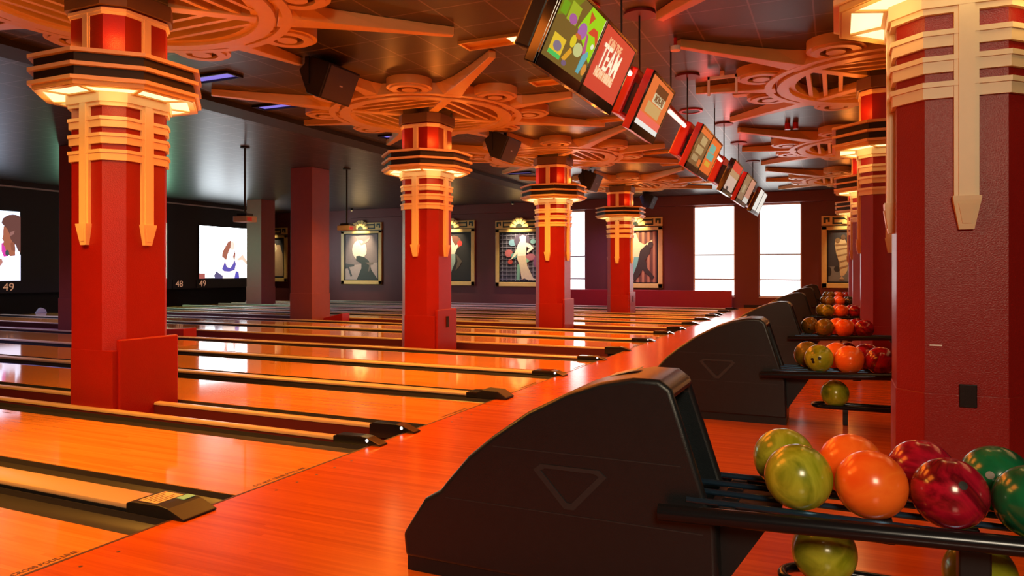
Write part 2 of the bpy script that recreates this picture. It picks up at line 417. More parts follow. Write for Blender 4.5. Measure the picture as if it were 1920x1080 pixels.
# ------------------------------------------------------------------ columns
def art_column(loc, label, outlet=None):
    t = thing('column', label, 'column', loc, 'red art deco columns')
    h, fl = .35, .21
    MB().prism(octa(h, fl), 'z', 0, 3.0).build('shaft', 'maroon', t)
    e = h + .006
    pb = octa(e, fl + .004); pb[0:2] = [(fl - .02, -e), (e, -e), (e, -fl)]
    MB().prism(pb, 'z', -.10, .56).build('base_panel', 'maroon', t, bevel=.004)
    g = MB().box(h - .02, h + .035, -.30, .34, -.10, .66).build('guard_box', 'maroon', t, bevel=.012)
    # upper part of the shaft
    u = MB().prism(octa(h + .0, fl + .01), 'z', 3.0, 3.72).build('upper_shaft', 'maroon', t)
    for k in range(4):
        T = Matrix.Rotation(k * PI / 2, 4, 'Z')
        mb = MB(); mb.prism([(-.048, -h), (-.048, -h - .010), (-.032, -h - .010), (-.032, -h - .020), (.032, -h - .020), (.032, -h - .010), (.048, -h - .010), (.048, -h)], 'z', 3.2, 3.70, 0, T)
        mb.build('upper_strip', 'cream', u)
    MB().ring(octa(h + .026, fl + .018), octa(h - .01, fl), 3.672, 3.70).ring(octa(h + .014, fl + .010), octa(h - .01, fl), 3.645, 3.672).build('upper_trim', 'cream', u)
    # collar and bands
    mb = MB()
    mb.ring(octa(h + .046, fl + .02), octa(h - .02, fl), 2.84, 2.93)
    mb.ring(octa(h + .030, fl + .012), octa(h - .02, fl), 2.805, 2.84)
    mb.build('collar', 'cream', t)
    for z0, z1 in ((2.612, 2.708), (2.460, 2.556), (2.308, 2.404)):
        mb = MB()
        mb.ring(octa(h + .022, fl + .010), octa(h - .02, fl), z0, z1 - .03)
        mb.ring(octa(h + .034, fl + .014), octa(h - .02, fl), z1 - .03, z1)
        mb.build('band', 'cream', t)
    for k in range(4):
        T = Matrix.Rotation(k * PI / 2, 4, 'Z')
        mb = MB()
        mb.prism([(-.063, -h + .01), (-.063, -h - .030), (-.040, -h - .030), (-.040, -h - .044), (.040, -h - .044), (.040, -h - .030), (.063, -h - .030), (.063, -h + .01)], 'z', 1.72, 2.85, 0, T)
        st = mb.build('pendant_strip', 'cream', t)
        mb = MB()
        R = []
        for z, wd, dp in ((1.53, .038, .035), (1.70, .070, .058), (1.725, .073, .060)):
            R.append([(-wd, -h + .01, z), (-wd, -h - dp, z), (wd, -h - dp, z), (wd, -h + .01, z)][::-1])
        mb.loft(R, 0, T)
        tip = mb.build('pendant_tip', 'cream', st)
        mb = MB()
        R = []
        for z, wd, dp in ((1.565, .022, .046), (1.68, .044, .062)):
            R.append([(-wd, -h - dp + .015, z), (-wd, -h - dp, z), (wd, -h - dp, z), (wd, -h - dp + .015, z)][::-1])
        mb.loft(R, 0, T)
        mb.build('tip_inset', 'cream', tip)
    # lantern
    R8 = .71
    ln = MB().prism(reg8(R8 - .048), 'z', 2.945, 3.22).build('lantern', 'soffit', t)
    for z in (3.205, 3.085, 2.965):
        MB().ring(reg8(R8), reg8(R8 - .10), z, z + .033).build('shelf', 'cream', ln)
    MB().ring(reg8(R8 - .035), reg8(R8 - .10), 2.925, 2.965).ring(reg8(R8 - .05), reg8(R8 - .105), 2.920, 2.930).ring(reg8(h + .07), reg8(h - .0), 2.920, 2.930).build('soffit_frame', 'tan', ln)
    for k in range(8):
        a = k * PI / 4
        T = Matrix.Rotation(a, 4, 'Z')
        ri, ro = h + .065, R8 - .10; tw = math.tan(PI / 8)
        q = .018
        P = [(ri, -ri * tw + q), (ro, -ro * tw + q), (ro, ro * tw - q), (ri, ri * tw - q)]
        MB().prism(P, 'z', 2.934, 2.944, 0, T).build('light_panel', 'panel', ln)
        if k % 1 == 0:
            mb = MB(); T2 = Matrix.Rotation(a + PI / 8, 4, 'Z'); mb.box(ri, ro / math.cos(PI / 8), -.016, .016, 2.922, 2.946, 0, T2); mb.build('mullion', 'tan', ln)
    # the hub under the medallion
    MB().prism(octa(h + .05, fl + .03), 'z', 3.72, 3.87).build('hub', 'hubshaded', t)
    if outlet:
        mb = MB()
        if outlet == 'front': mb.box(.085, .175, -h - .020, -h - .01, .405, .55)
        else: mb.box(h + .098, h + .108, -.04, .05, .36, .52)
        oo = mb.build('power_outlet', 'outlet', t, bevel=.004)
    return t

def fin(R0, R1, a, w0, w1, z0, z1):
    mb = MB(); T = Matrix.Rotation(a, 4, 'Z')
    R = []
    for m, wb, wt in ((0, .16, .34), (.12, .125, .22), (.3, .095, .13), (.6, .065, .08), (1, w1, w1)):
        r = R0 + (R1 - R0) * m; z = z0 + (z1 - z0) * m; q = w0 / .30
        R.append([(r, -wb * q, z), (r, wb * q, z), (r, wt * q, CEIL), (r, -wt * q, CEIL)])
    mb.loft(R, 0, T)
    return mb

def medallion(loc, label):
    t = thing('ceiling_medallion', label, 'ceiling ornament', loc, 'sunburst ceiling medallions')
    n = 72
    ro, ri = 1.60, 1.20
    mb = MB()
    for r1, r0_, zb in ((1.60, 1.50, 3.888), (1.50, 1.43, 3.945), (1.43, 1.27, 3.872), (1.27, 1.19, 3.905)):
        mb.ring(circ(0, 0, r1, n), circ(0, 0, r0_, n), zb, CEIL)
    mb.build('ring', 'tan', t, smooth='auto')
    for k in range(4):
        a = PI / 4 + k * PI / 2
        T = Matrix.Rotation(a, 4, 'Z')
        MB().box(.42, ri + .05, -.075, .075, 3.88, 3.98, 0, T).build('spoke', 'tan', t, bevel=.008)
    for k in range(4):
        T = Matrix.Rotation(k * PI / 2, 4, 'Z')
        for d in (.60, .80, 1.0):
            L = min(d - .06, math.sqrt(max(.01, ri * ri - d * d)) + .03)
            MB().box(d - .028, d + .028, -L, L, 3.90, 3.99, 0, T).build('slat', 'tan', t)
    for k in range(8):
        a = k * PI / 4
        if k % 2: mb = fin(1.45, 3.35, a, .30, .045, 3.885, 3.955)
        else: mb = fin(1.45, 2.58, a, .26, .045, 3.885, 3.955)
        mb.build('fin', 'tan', t, bevel=.008)
    for k in range(8):
        a = PI / 8 + k * PI / 4
        c, s_ = 1.72 * math.cos(a), 1.72 * math.sin(a)
        r = .33
        mb = MB()
        mb.ring(circ(c, s_, r, 32), circ(c, s_, r - .10, 32), 3.93, CEIL)
        mb.ring(circ(c, s_, r - .05, 32), circ(c, s_, r - .15, 32), 3.905, 3.94)
        mb.prism(circ(c, s_, r - .22, 24), 'z', 3.90, CEIL)
        mb.build('rosette', 'tan', t, smooth='auto')
    return t

XL, XR = -6.30, .64
left_xy = [(-6.35, 4.84), (-6.30, 10.5), (-5.98, 15.6), (-6.09, 21.64)]
right_pos = [5.30, 11.05, 16.8, 22.7]
lab_l = ['nearest red art deco column on the left among the lanes', 'second red art deco column among the lanes, with wall outlet on its guard box',
         'third red art deco column among the lanes, in front of the grid-pattern picture', 'farthest red art deco column among the lanes, beside the dancing pair picture']
lab_r = ['big maroon column at the right edge, behind the nearest ball rack', 'second maroon column of the right row, behind the third ball rack', 'third maroon column of the right row', 'farthest maroon column of the right row, beside the wrapped figure picture']
c0 = art_column((*left_xy[0], 0), lab_l[0])
cols = [c0]
for i in (1, 2, 3): cols.append(dup(c0, (*left_xy[i], 0), lab_l[i]))
for i in (1, 3):
    MB().box(.383, .394, -.03, .06, .36, .54).build('power_outlet', 'outlet', cols[i], bevel=.004)
for i in range(4): cols.append(dup(c0, (XR + (.045 if i == 0 else 0), right_pos[i], 0), lab_r[i], PI / 2))
MB().box(-.368, -.354, -.055, .035, .49, .625).build('power_outlet', 'outlet', cols[4], bevel=.004)
MB().box(-.3515, -.349, .12, .185, .842, .851).build('paint_chip', 'white', cols[4])
m0 = medallion((*left_xy[0], 0), 'sunburst medallion on the ceiling around the nearest left column')
for i in (1, 2, 3): dup(m0, (*left_xy[i], 0), 'sunburst medallion on the ceiling around the %s column of the left row' % ['', 'second', 'third', 'farthest'][i])
for i in range(4): dup(m0, (XR, right_pos[i], 0), 'sunburst medallion on the ceiling around the %s column of the right row' % ['nearest', 'second', 'third', 'farthest'][i])

# plain dusky columns further down the lanes
for (x, yy, lab) in ((-12.98, 15.55, 'plain dusky square column with an amber-lit red right side, between the screens and the pictures'),
                     (-20.47, 21.64, 'plain dusky square column just right of the right screen'), (-15.26, 10.78, 'plain dusky square column half hidden left of the nearest red column')):
    w = .36 if x > -15 else .37
    t = thing('square_column', lab, 'column', (x, yy, 0), 'plain columns among the lanes')
    MB().box(-w, w, -w, w, -.1, CEIL).build('shaft', 'darkcol', t, bevel=.01)
    MB().box(-w - .012, w + .012, -w - .012, w + .012, -.1, .7).build('base_panel', 'darkcol', t, bevel=.008)
# red wedges on the lane dividers behind columns
for (x, yy, L, lab) in ((-11.6, 10.35, 3.25, 'low red wedge on the lane divider right of the nearest red column'), (-11.95, 15.75, .62, 'low red wedge at the foot of the plain dusky column')):
    mb = MB(); mb.prism([(x - L, -.1), (x - L, .04), (x, .17), (x, -.1)], 'y', -.16, .16)
    o = mb.build('divider_wedge', 'redlow', bevel=.01); o.location = (0, yy, 0); tag(o, lab, 'wedge', 'red divider wedges')

# ------------------------------------------------------------------ ball returns
def ball_return(loc, label, xend):
    t = thing('ball_return', label, 'ball return', loc, 'black ball returns along the approach')
    prof = [(-1.70, .055), (-1.712, .155), (-1.605, .318), (-1.53, .362), (-1.50, .40), (-1.394, .522), (-1.286, .612), (-1.131, .722), (-.965, .810), (-.824, .862), (-.70, .886), (-.60, .884), (-.555, .852), (-.395, .36), (-.385, .055)]
    import bmesh
    W = .19
    mb = MB().prism(prof, 'y', -W, W)
    hood = mb.build('hood', ['plastic', 'black'], t)
    bm = bmesh.new(); bm.from_mesh(hood.data); bm.faces.ensure_lookup_table(); bm.normal_update()
    bf = max((f for f in bm.faces if f.normal.x > .8 and f.calc_center_median().z > .45), key=lambda f: f.calc_area())
    r = bmesh.ops.inset_region(bm, faces=[bf], thickness=.055)
    r = bmesh.ops.extrude_discrete_faces(bm, faces=[bf])
    nf = r['faces'][0]; nf.material_index = 1
    bmesh.ops.translate(bm, verts=list(nf.verts), vec=(-.10, 0, -.02))
    bm.to_mesh(hood.data); bm.free()
    b = hood.modifiers.new('bevel', 'BEVEL'); b.width = .055; b.segments = 6; b.limit_method = 'ANGLE'; b.angle_limit = math.radians(40)
    hood.data.polygons.foreach_set('use_smooth', [True] * len(hood.data.polygons)); hood.data.set_sharp_from_angle(angle=math.radians(50))
    MB().box(-1.69, -.39, -W + .008, W - .008, 0, .06).build('plinth', 'black', t)
    mb = MB()
    for sg in (-1, 1):
        y0, y1 = sorted((sg * (W - .002), sg * (W + .0016)))
        mb.box(-1.28, -.52, y0, y1, .572, .576).box(-1.50, -.44, y0, y1, .335, .339)
    mb.build('seam', 'seamgrey', hood)
    P = [(-1.10, .50), (-1.07, .525), (-.83, .525), (-.80, .50), (-.93, .36), (-.97, .36)]
    Pi = [(-1.07, .50), (-1.05, .51), (-.85, .51), (-.83, .50), (-.94, .385), (-.96, .385)]
    mb = MB(); n = 6
    vs = [(p[0], -W - .004, p[1]) for p in P] + [(p[0], -W - .004, p[1]) for p in Pi] + [(p[0], -W + .002, p[1]) for p in P] + [(p[0], -W + .002, p[1]) for p in Pi]
    fs = []
    for i in range(n):
        j = (i + 1) % n; fs += [(i, j, n + j, n + i), (j, i, 2 * n + i, 2 * n + j), (n + i, n + j, 3 * n + j, 3 * n + i)]
    mb.add(vs, fs).build('emblem', 'seamgrey', hood)
    Ts = Matrix.Translation((-.80, .03, .862)) @ Matrix.Rotation(-.36, 4, 'Y')
    # upper rack
    for yy, z in ((-.258, .422), (.258, .418)):
        MB().tube([(-.585, yy, z), (xend, yy, z + (.085 if yy < 0 else .03))], .030, 18).build('outer_rail', 'steel', t, smooth='auto')
    for c in (-.125, .125):
        for d in (-.062, .062):
            MB().tube([(-.50, c + d, .4585), (xend, c + d, .4585)], .011, 10).build('ball_rail', 'bluesheen_rail', t, smooth='auto')
    for x in (-.36, .14, .62, 1.1):
        if x < xend - .03:
            MB().box(x - .03, x + .03, -.24, .24, .41, .446).build('cross_bracket', 'black', t, bevel=.006)
    mb = MB(); mb.prism([(-.42, .44), (-.18, .44), (-.40, .10), (-.42, .10)], 'y', -.10, .10); mb.build('throat_brace', 'black', t)
    for x in ((.40,) if xend > .9 else ()):
        MB().box(x - .045, x + .045, -.14, -.07, 0, .40).box(x - .045, x + .045, .07, .14, 0, .40).build('rack_post', 'black', t, bevel=.006)
    # lower rack: a bent tube loop
    yc, w = .05, .085
    x2 = xend
    pts = [(x2, yc - w, .155)] + [(-.10 - .09 * math.sin(PI * k / 10), yc - w * math.cos(PI * k / 10), .155) for k in range(11)] + [(x2, yc + w, .155)]
    MB().tube(pts, .018, 12).build('lower_rail', 'steel', t, smooth='auto')
    for x in (.06, .55, 1.1):
        if x < xend: MB().box(x - .02, x + .02, yc - .03, yc + .03, 0, .12).box(x - .02, x + .02, yc - .10, yc + .10, .115, .14).build('lower_foot', 'black', t, bevel=.004)
    return t
RET = [(2.84, 1.5), (6.62, 1.5), (10.20, 1.5), (14.55, 1.5), (19.35, 1.5), (23.85, 1.5)]
r0 = ball_return((0, RET[0][0], 0), 'nearest black ball return, hood filling the lower centre', 1.5)
MB().box(-.06, .06, -.05, .05, 0, .003, 0, Matrix.Translation((-.79, .06, .873)) @ Matrix.Rotation(-.28, 4, 'Y')).build('top_sticker', 'sticker', r0)
for i in range(1, 6):
    rr = dup(r0, (0, RET[i][0], 0), 'black ball return, %s in the row from the camera' % ordinal(i))
    for ch in rr.children:
        if ch.name.startswith('rack_post'): ch.location.x = .5

def ball(loc, m, label, grp, holes=None, rot=None):
    o = thing('bowling_ball', label, 'bowling ball', loc, grp)
    r = .113
    b = MB().sphere((0, 0, 0), r, 48, 24).build('shell', m, o, smooth=True)
    b.rotation_euler = rot or (random.uniform(0, 6), random.uniform(0, 6), random.uniform(0, 6))
    for (d, col) in holes or []:
        d = Vector(d).normalized()
        mb = MB(); u = d.orthogonal().normalized(); w = d.cross(u); R = []
        for rr in (.0135, .0125, .006, .0015):
            h = math.sqrt(r * r - rr * rr) + .0006
            R.append([tuple(d * h + rr * (math.cos(2 * PI * k / 14) * u + math.sin(2 * PI * k / 14) * w)) for k in range(14)])
        mb.loft(R, 0, None, True)
        mb.build('finger_hole', col, o)
    return o
ZB, ZL = .5665, .2555
cn = {'olive': 'olive green', 'amberolive': 'amber olive', 'orange': 'bright orange', 'crimson': 'crimson red', 'green': 'dark green', 'blackball': 'near-black'}
racks = {
 0: ([('olive', -.125), ('orange', .103), ('crimson', .330), ('green', .557)], [('olive', -.188), ('orange', .045), ('crimson', .272), ('green', .499)]),
 1: ([('olive', -.140), ('orange', .088), ('crimson', .316)], [('amberolive', -.235), ('orange', -.005), ('crimson', .223)]),
 2: ([('amberolive', -.150), ('orange', .078), ('crimson', .306)], [('amberolive', -.330), ('orange', .000), ('crimson', .230)]),
 3: ([('olive', -.160), ('orange', .068), ('crimson', .296)], [('olive', -.260), ('orange', .010), ('crimson', .238)]),
 4: ([('amberolive', -.170), ('orange', .058), ('blackball', .286)], [('amberolive', -.29), ('orange', .0), ('blackball', .228)]),
 5: ([('amberolive', -.180), ('orange', .048), ('crimson', .276)], [('amberolive', -.30), ('orange', -.01), ('crimson', .218)])}
rackname = ['nearest ball rack', 'second ball rack', 'third ball rack', 'fourth ball rack', 'fifth ball rack', 'farthest ball rack']
H = 'hole'; HG = 'holegrey'
holes = {(0, 0, 'crimson'): [((.20, -.75, .42), H)], (0, 1, 'green'): [((-.28, -.85, .30), HG), ((.1, -.85, .32), H)], (0, 0, 'green'): [((.25, -.85, .3), H)],
         (1, 0, 'olive'): [((.05, -.95, .10), H), ((-.42, -.9, .0), H), ((-.36, -.9, -.18), H)], (3, 0, 'olive'): [((-.1, -.7, .7), H)], (2, 1, 'amberolive'): [((-.1, -.95, -.3), H)]}
for k, (front, back) in racks.items():
    for row, lst in enumerate((front, back)):
        for (c, x) in lst:
            ball((x, RET[k][0] + (-.125 if row == 0 else .125), ZB), c, '%s bowling ball in the %s row of the %s' % (cn[c], 'front' if row == 0 else 'back', rackname[k]), 'bowling balls on the ball racks', holes.get((k, row, c)))
for k, c, x, lab in ((0, 'olive', -.045, 'olive green ball on the lower rail of the nearest rack, at its end'), (0, 'olive', .44, 'olive green ball on the lower rail of the nearest rack, behind the post'),
                     (1, 'olive', -.02, 'olive green ball alone on the lower rail of the second rack'), (2, 'crimson', .12, 'dark red ball on the lower rail of the third rack')):
    ball((x, RET[k][0] + .05, ZL), c, lab, 'bowling balls on the lower rails')

# ------------------------------------------------------------------ monitors over the foul line
EM = {}
def em(col, s=1.):
    k = (tuple(round(c, 3) for c in col), s)
    if k not in EM: EM[k] = emat('screen_colour', col, s)
    return EM[k]
def monitor(yc, w, screens, label, py=0.):
    t = thing('score_monitor', label, 'monitor', (-1.775, yc, 3.0), 'monitors hung over the foul line')
    T = Matrix.Rotation(.433, 4, 'Y')
    H2 = .31
    case = MB().box(-.10, -.012, -w / 2, w / 2, -H2, H2, 0, T).build('casing', 'redplate' if yc in (7.62, 10.88, 16.15) else 'blackgloss', t, bevel=.01)  # red casings: glow of the red lamps put into the casing colour
    n = len(screens); sw = w / n
    mb = MB()
    for i in range(n):
        a = -w / 2 + i * sw; b = a + sw; e = .028
        mb.box(-.02, .0, a, a + e, -H2, H2, 0, T).box(-.02, .0, b - e, b, -H2, H2, 0, T).box(-.02, .0, a, b, H2 - e, H2, 0, T).box(-.02, .0, a, b, -H2, -H2 + .085, 0, T)
    mb.build('bezel', 'blackgloss', t, bevel=.004)
    for i, paint in enumerate(screens):
        a = -w / 2 + i * sw + .028; b = a + sw - .056; z0, z1 = -H2 + .085, H2 - .028
        bg = paint['bg']
        scr = MB().box(-.014, -.006, a, b, z0, z1, 0, T).build('screen', em(*bg), t)
        for (nm, pts, col) in paint.get('shapes', []):
            mb = MB(); mb.prism([(a + (b - a) * p[0], z0 + (z1 - z0) * p[1]) for p in pts], 'x', -.007, -.0035 + .0004 * paint['shapes'].index((nm, pts, col)) / 4, 0, T)
            mb.build(nm, em(*col), scr)
        for (tx, u, v, sz, col, sx) in paint.get('texts', []):
            TT = T @ Matrix.Translation((-.0015, a + (b - a) * u, z0 + (z1 - z0) * v)) @ Matrix(((0, 0, 1, 0), (1, 0, 0, 0), (0, 1, 0, 0), (0, 0, 0, 1)))
            text_mb(tx, sz, TT, ext=.0008, bold=.004, sx=sx).build('screen_lettering', em(*col), scr)
    # red rear housing, bracket and pole to a ceiling plate
    MB().box(-.36, -.22, -w * .36, w * .36, -.20, .30, 0, T).build('rear_housing', 'black' if yc < 6 else 'redplate', t, bevel=.02)
    mb = MB().box(-.23, -.09, -.10, .10, -.04, .04, 0, T).box(-.23, -.09, -w * .3, -w * .3 + .04, -.16, .16, 0, T).box(-.23, -.09, w * .3 - .04, w * .3, -.16, .16, 0, T)
    mb.build('bracket', 'black', t)
    zt = CEIL - 3.0
    MB().cyl((-.16, py, .1), (-.16, py, zt), .010, 12).build('pole', 'black', t)
    MB().prism(circ(-.16, py, .17, 28), 'z', zt - .025, zt).build('ceiling_plate', 'plate', t)
    return t
def blob(cx, cy_, rx, ry, n=12, a0=0): return [(cx + rx * math.cos(2 * PI * i / n + a0), cy_ + ry * math.sin(2 * PI * i / n + a0)) for i in range(n)]
def rect(a, b, c, d): return [(a, b), (c, b), (c, d), (a, d)]
game = {'bg': ((.16, .10, .02), 1.), 'shapes': [
    ('green_panel', [(.48, .62), (1, .30), (1, 1), (.62, 1)], ((.30, .62, .01), 1.)),
    ('green_panel', [(0, .55), (.25, .7), (.42, 1), (0, 1)], ((.16, .20, .01), 1.)),
    ('green_tile', rect(.20, .60, .42, .86), ((.33, .42, .02), 1.)), ('green_tile', rect(.04, .62, .17, .8), ((.14, .33, .01), 1.)),
    ('purple_shape', blob(.33, .66, .09, .07), ((.36, .10, .30), 1.)), ('purple_shape', blob(.60, .62, .10, .12), ((.36, .12, .36), 1.)), ('pink_bar', [(.70, .64), (.76, .62), (.86, .34), (.78, .36)], ((.45, .08, .20), 1.)),
    ('red_arc', [(.72, .66), (.80, .78), (.92, .78), (1, .66), (1, .56), (.9, .68), (.8, .66)], ((.62, .06, .02), 1.)), ('red_triangle', [(.62, .94), (.76, .90), (.68, .76)], ((.55, .07, .02), 1.)),
    ('white_dot', blob(.93, .54, .035, .04), ((.8, .8, .6), 1.)), ('yellow_shape', blob(.50, .42, .06, .09), ((.70, .55, .02), 1.)), ('orange_shape', [(.40, .12), (.50, .32), (.56, .28), (.47, .10)], ((.70, .32, .02), 1.)),
    ('cream_shape', blob(.66, .36, .10, .10), ((.52, .55, .22), 1.)), ('blue_shape', [(.80, .36), (.88, .44), (.92, .38), (.86, .08), (.79, .08)], ((.10, .38, .42), 1.)), ('orange_shape', blob(.95, .18, .05, .09), ((.65, .26, .04), 1.)),
    ('poster_tile', rect(.10, .07, .36, .36), ((.75, .50, .03), 1.)), ('poster_shape', blob(.23, .22, .09, .07), ((.20, .16, .22), 1.)), ('poster_band', rect(.10, .07, .36, .13), ((.05, .50, .10), 1.)),
    ('red_shape', blob(.56, .52, .07, .035), ((.55, .12, .03), 1.)), ('violet_dot', blob(.48, .08, .05, .04), ((.16, .10, .18), 1.)), ('white_mark', blob(.10, .93, .04, .05), ((.6, .55, .35), 1.))]}
hiring = {'bg': ((.62, .055, .03), 1.), 'shapes': [('tan_block', rect(.14, .22, .70, .36), ((.80, .30, .13), 1.))],
          'texts': [('JOIN THE', .40, .79, .105, ((.90, .45, .22), 1.), .8), ('TEAM', .42, .545, .27, ((1., .88, .62), 1.), .72), ('NOW HIRING', .42, .29, .10, ((.97, .62, .36), 1.), .78)]}
special = {'bg': ((.72, .15, .035), 1.), 'shapes': [('white_strip', rect(0, 0, 1, .10), ((.8, .78, .72), 1.)), ('coral_band', rect(0, .10, 1, .26), ((.80, .13, .09), 1.)),
    ('dark_panel', rect(.30, .70, .80, .92), ((.10, .03, .01), 1.)), ('cream_block', rect(.30, .55, .80, .74), ((.62, .52, .30), 1.)), ('gold_block', rect(.18, .30, .78, .53), ((.55, .34, .12), 1.))],
    'texts': [('MON-FRI', .55, .645, .105, ((.16, .06, .02), 1.), .85)]}
menu1 = {'bg': ((.17, .085, .03), 1.), 'shapes': [('orange_band', rect(0, .86, 1, 1), ((.70, .14, .03), 1.)), ('tan_block', rect(.30, .60, .75, .82), ((.42, .30, .13), 1.)), ('tan_block', rect(.2, .34, .75, .55), ((.40, .28, .12), 1.)), ('tan_block', rect(.15, .12, .6, .28), ((.36, .24, .11), 1.)), ('orange_block', rect(.70, .05, .95, .24), ((.65, .14, .03), 1.))]}
menu2 = {'bg': ((.72, .13, .02), 1.), 'shapes': [('teal_block', rect(.10, .62, .60, .84), ((.10, .38, .30), 1.)), ('teal_block', rect(.10, .40, .72, .60), ((.09, .36, .29), 1.)), ('gold_block', rect(.2, .20, .66, .34), ((.62, .33, .03), 1.))]}
fade = {'bg': ((.55, .38, .30), 1.), 'shapes': [('red_band', rect(0, .72, 1, 1), ((.60, .04, .03), 1.)), ('tan_band', rect(0, .5, 1, .72), ((.42, .24, .12), 1.)), ('dark_block', rect(.25, 0, .45, .12), ((.03, .02, .02), 1.))]}
menu3 = {'bg': ((.26, .15, .08), 1.), 'shapes': [('tan_block', rect(.3, .3, .7, .62), ((.36, .28, .16), 1.))]}
menu4 = {'bg': ((.50, .22, .15), 1.), 'shapes': [('pale_band', rect(0, 0, 1, .22), ((.6, .55, .48), 1.))]}
blank = {'bg': ((.78, .74, .66), 1.)}
monitor(5.52, 1.81, [game, hiring], 'nearest twin monitor: green game screen beside a red hiring screen')
monitor(7.62, .98, [special], 'single monitor with orange offer screen, second from the camera')
monitor(10.88, 1.78, [menu1, menu2], 'twin monitor with brown menu and orange teal screen', -.55)
monitor(13.95, 1.15, [fade], 'single monitor with red and tan screen, fourth from the camera')
monitor(16.15, 1.75, [menu3, menu4], 'twin monitor with brown and pinkish screens, fifth from the camera')
monitor(19.0, 1.7, [blank, blank], 'farthest twin monitor with blank white screens')
for (a, b, lab) in ((8.15, 9.95, 'red glowing tube lamp between the second and third monitors'), (11.8, 13.35, 'red glowing tube lamp between the third and fourth monitors'), (6.48, 7.1, 'red glowing tube lamp between the first and second monitors')):
    t = thing('tube_lamp', lab, 'lamp', (-1.9, (a + b) / 2, 3.27), 'red tube lamps between the monitors')
    L = (b - a) / 2
    MB().box(-.03, .03, -L, L, .02, .07).build('fixture_bar', 'redplate', t, bevel=.006)
    MB().cyl((0, -L * .1 if L > .5 else -L, 0), (0, L, 0), .026, 14).build('tube', 'redtube', t)
    MB().cyl((0, 0, .07), (0, 0, CEIL - 3.27), .010, 8).build('hanger', 'black', t)

# ------------------------------------------------------------------ speakers
def speaker(loc, label):
    t = thing('ceiling_speaker', label, 'loudspeaker', loc, 'black speakers hung between the medallions')
    T = Matrix.Rotation(.42, 4, 'Y')
    P = [(.0, -.23), (.0, .23), (-.34, .22), (-.46, .0), (-.22, -.24)]
    MB().prism(P, 'y', -.31, .31, 0, T).build('cabinet', 'black', t, bevel=.015)
    MB().box(-.002, .012, -.29, .29, -.21, .21, 0, T).build('grille', mat('speaker_grille', (.045, .032, .032), .7, bump=.4, bscale=400) if 'sg' not in M else M['sg'], t, bevel=.008)
    MB().box(.012, .015, -.03, .03, -.012, .004, 0, T).build('badge', 'grey', t)
    zt = CEIL - loc[2]
    mb = MB()
    mb.box(-.30, -.24, -.335, -.315, -.02, zt - .02).box(-.30, -.24, .315, .335, -.02, zt - .02).box(-.30, -.24, -.335, .335, zt - .04, zt - .02)
    mb.cyl((-.27, 0, zt - .03), (-.27, 0, zt), .03, 12)
    mb.build('yoke', 'black', t)
    return t
s0 = speaker((-5.9, 7.66, 3.70), 'nearest black speaker hung under the ceiling left of centre')
for xx, yy, zz, lab in ((-5.65, 12.5, 3.58, 'second black speaker, between the second and third medallions'), (-5.8, 18.3, 3.61, 'third black speaker, between the third and farthest medallions'), (-5.9, 25.2, 3.70, 'farthest black speaker, near the far wall')):
    d_ = dup(s0, (xx, yy, zz), lab)
    for ch in d_.children:
        if ch.name.startswith('yoke') and zz < 3.7: ch.scale.z = (CEIL - zz) / .35

# ------------------------------------------------------------------ projectors
def projector(x, yy, label):
    t = thing('projector', label, 'projector', (x, yy, 2.45), 'projectors hung over the lanes')
    MB().cyl((0, 0, .10), (0, 0, CEIL - 2.45), .022, 12).build('pole', 'black', t)
    MB().prism(circ(0, 0, .10, 20), 'z', CEIL - 2.48, CEIL - 2.45).build('ceiling_plate', 'black', t)
    b = MB().box(-.20, .20, -.16, .16, -.07, .06).build('body', 'grey', t, bevel=.015)
    MB().box(-.14, .14, -.10, .10, .06, .12).build('bracket', 'black', t)
    MB().cyl((-.24, .05, 0), (-.19, .05, 0), .045, 16).build('lens', 'blackgloss', b)
    MB().box(.198, .204, -.14, .0, -.05, .03).build('vent', 'redplate', b)
projector(-12.0, 12.2, 'projector on a ceiling pole in front of the right screen')
projector(-12.0, 15.85, 'projector on a ceiling pole in front of the pale disc picture')

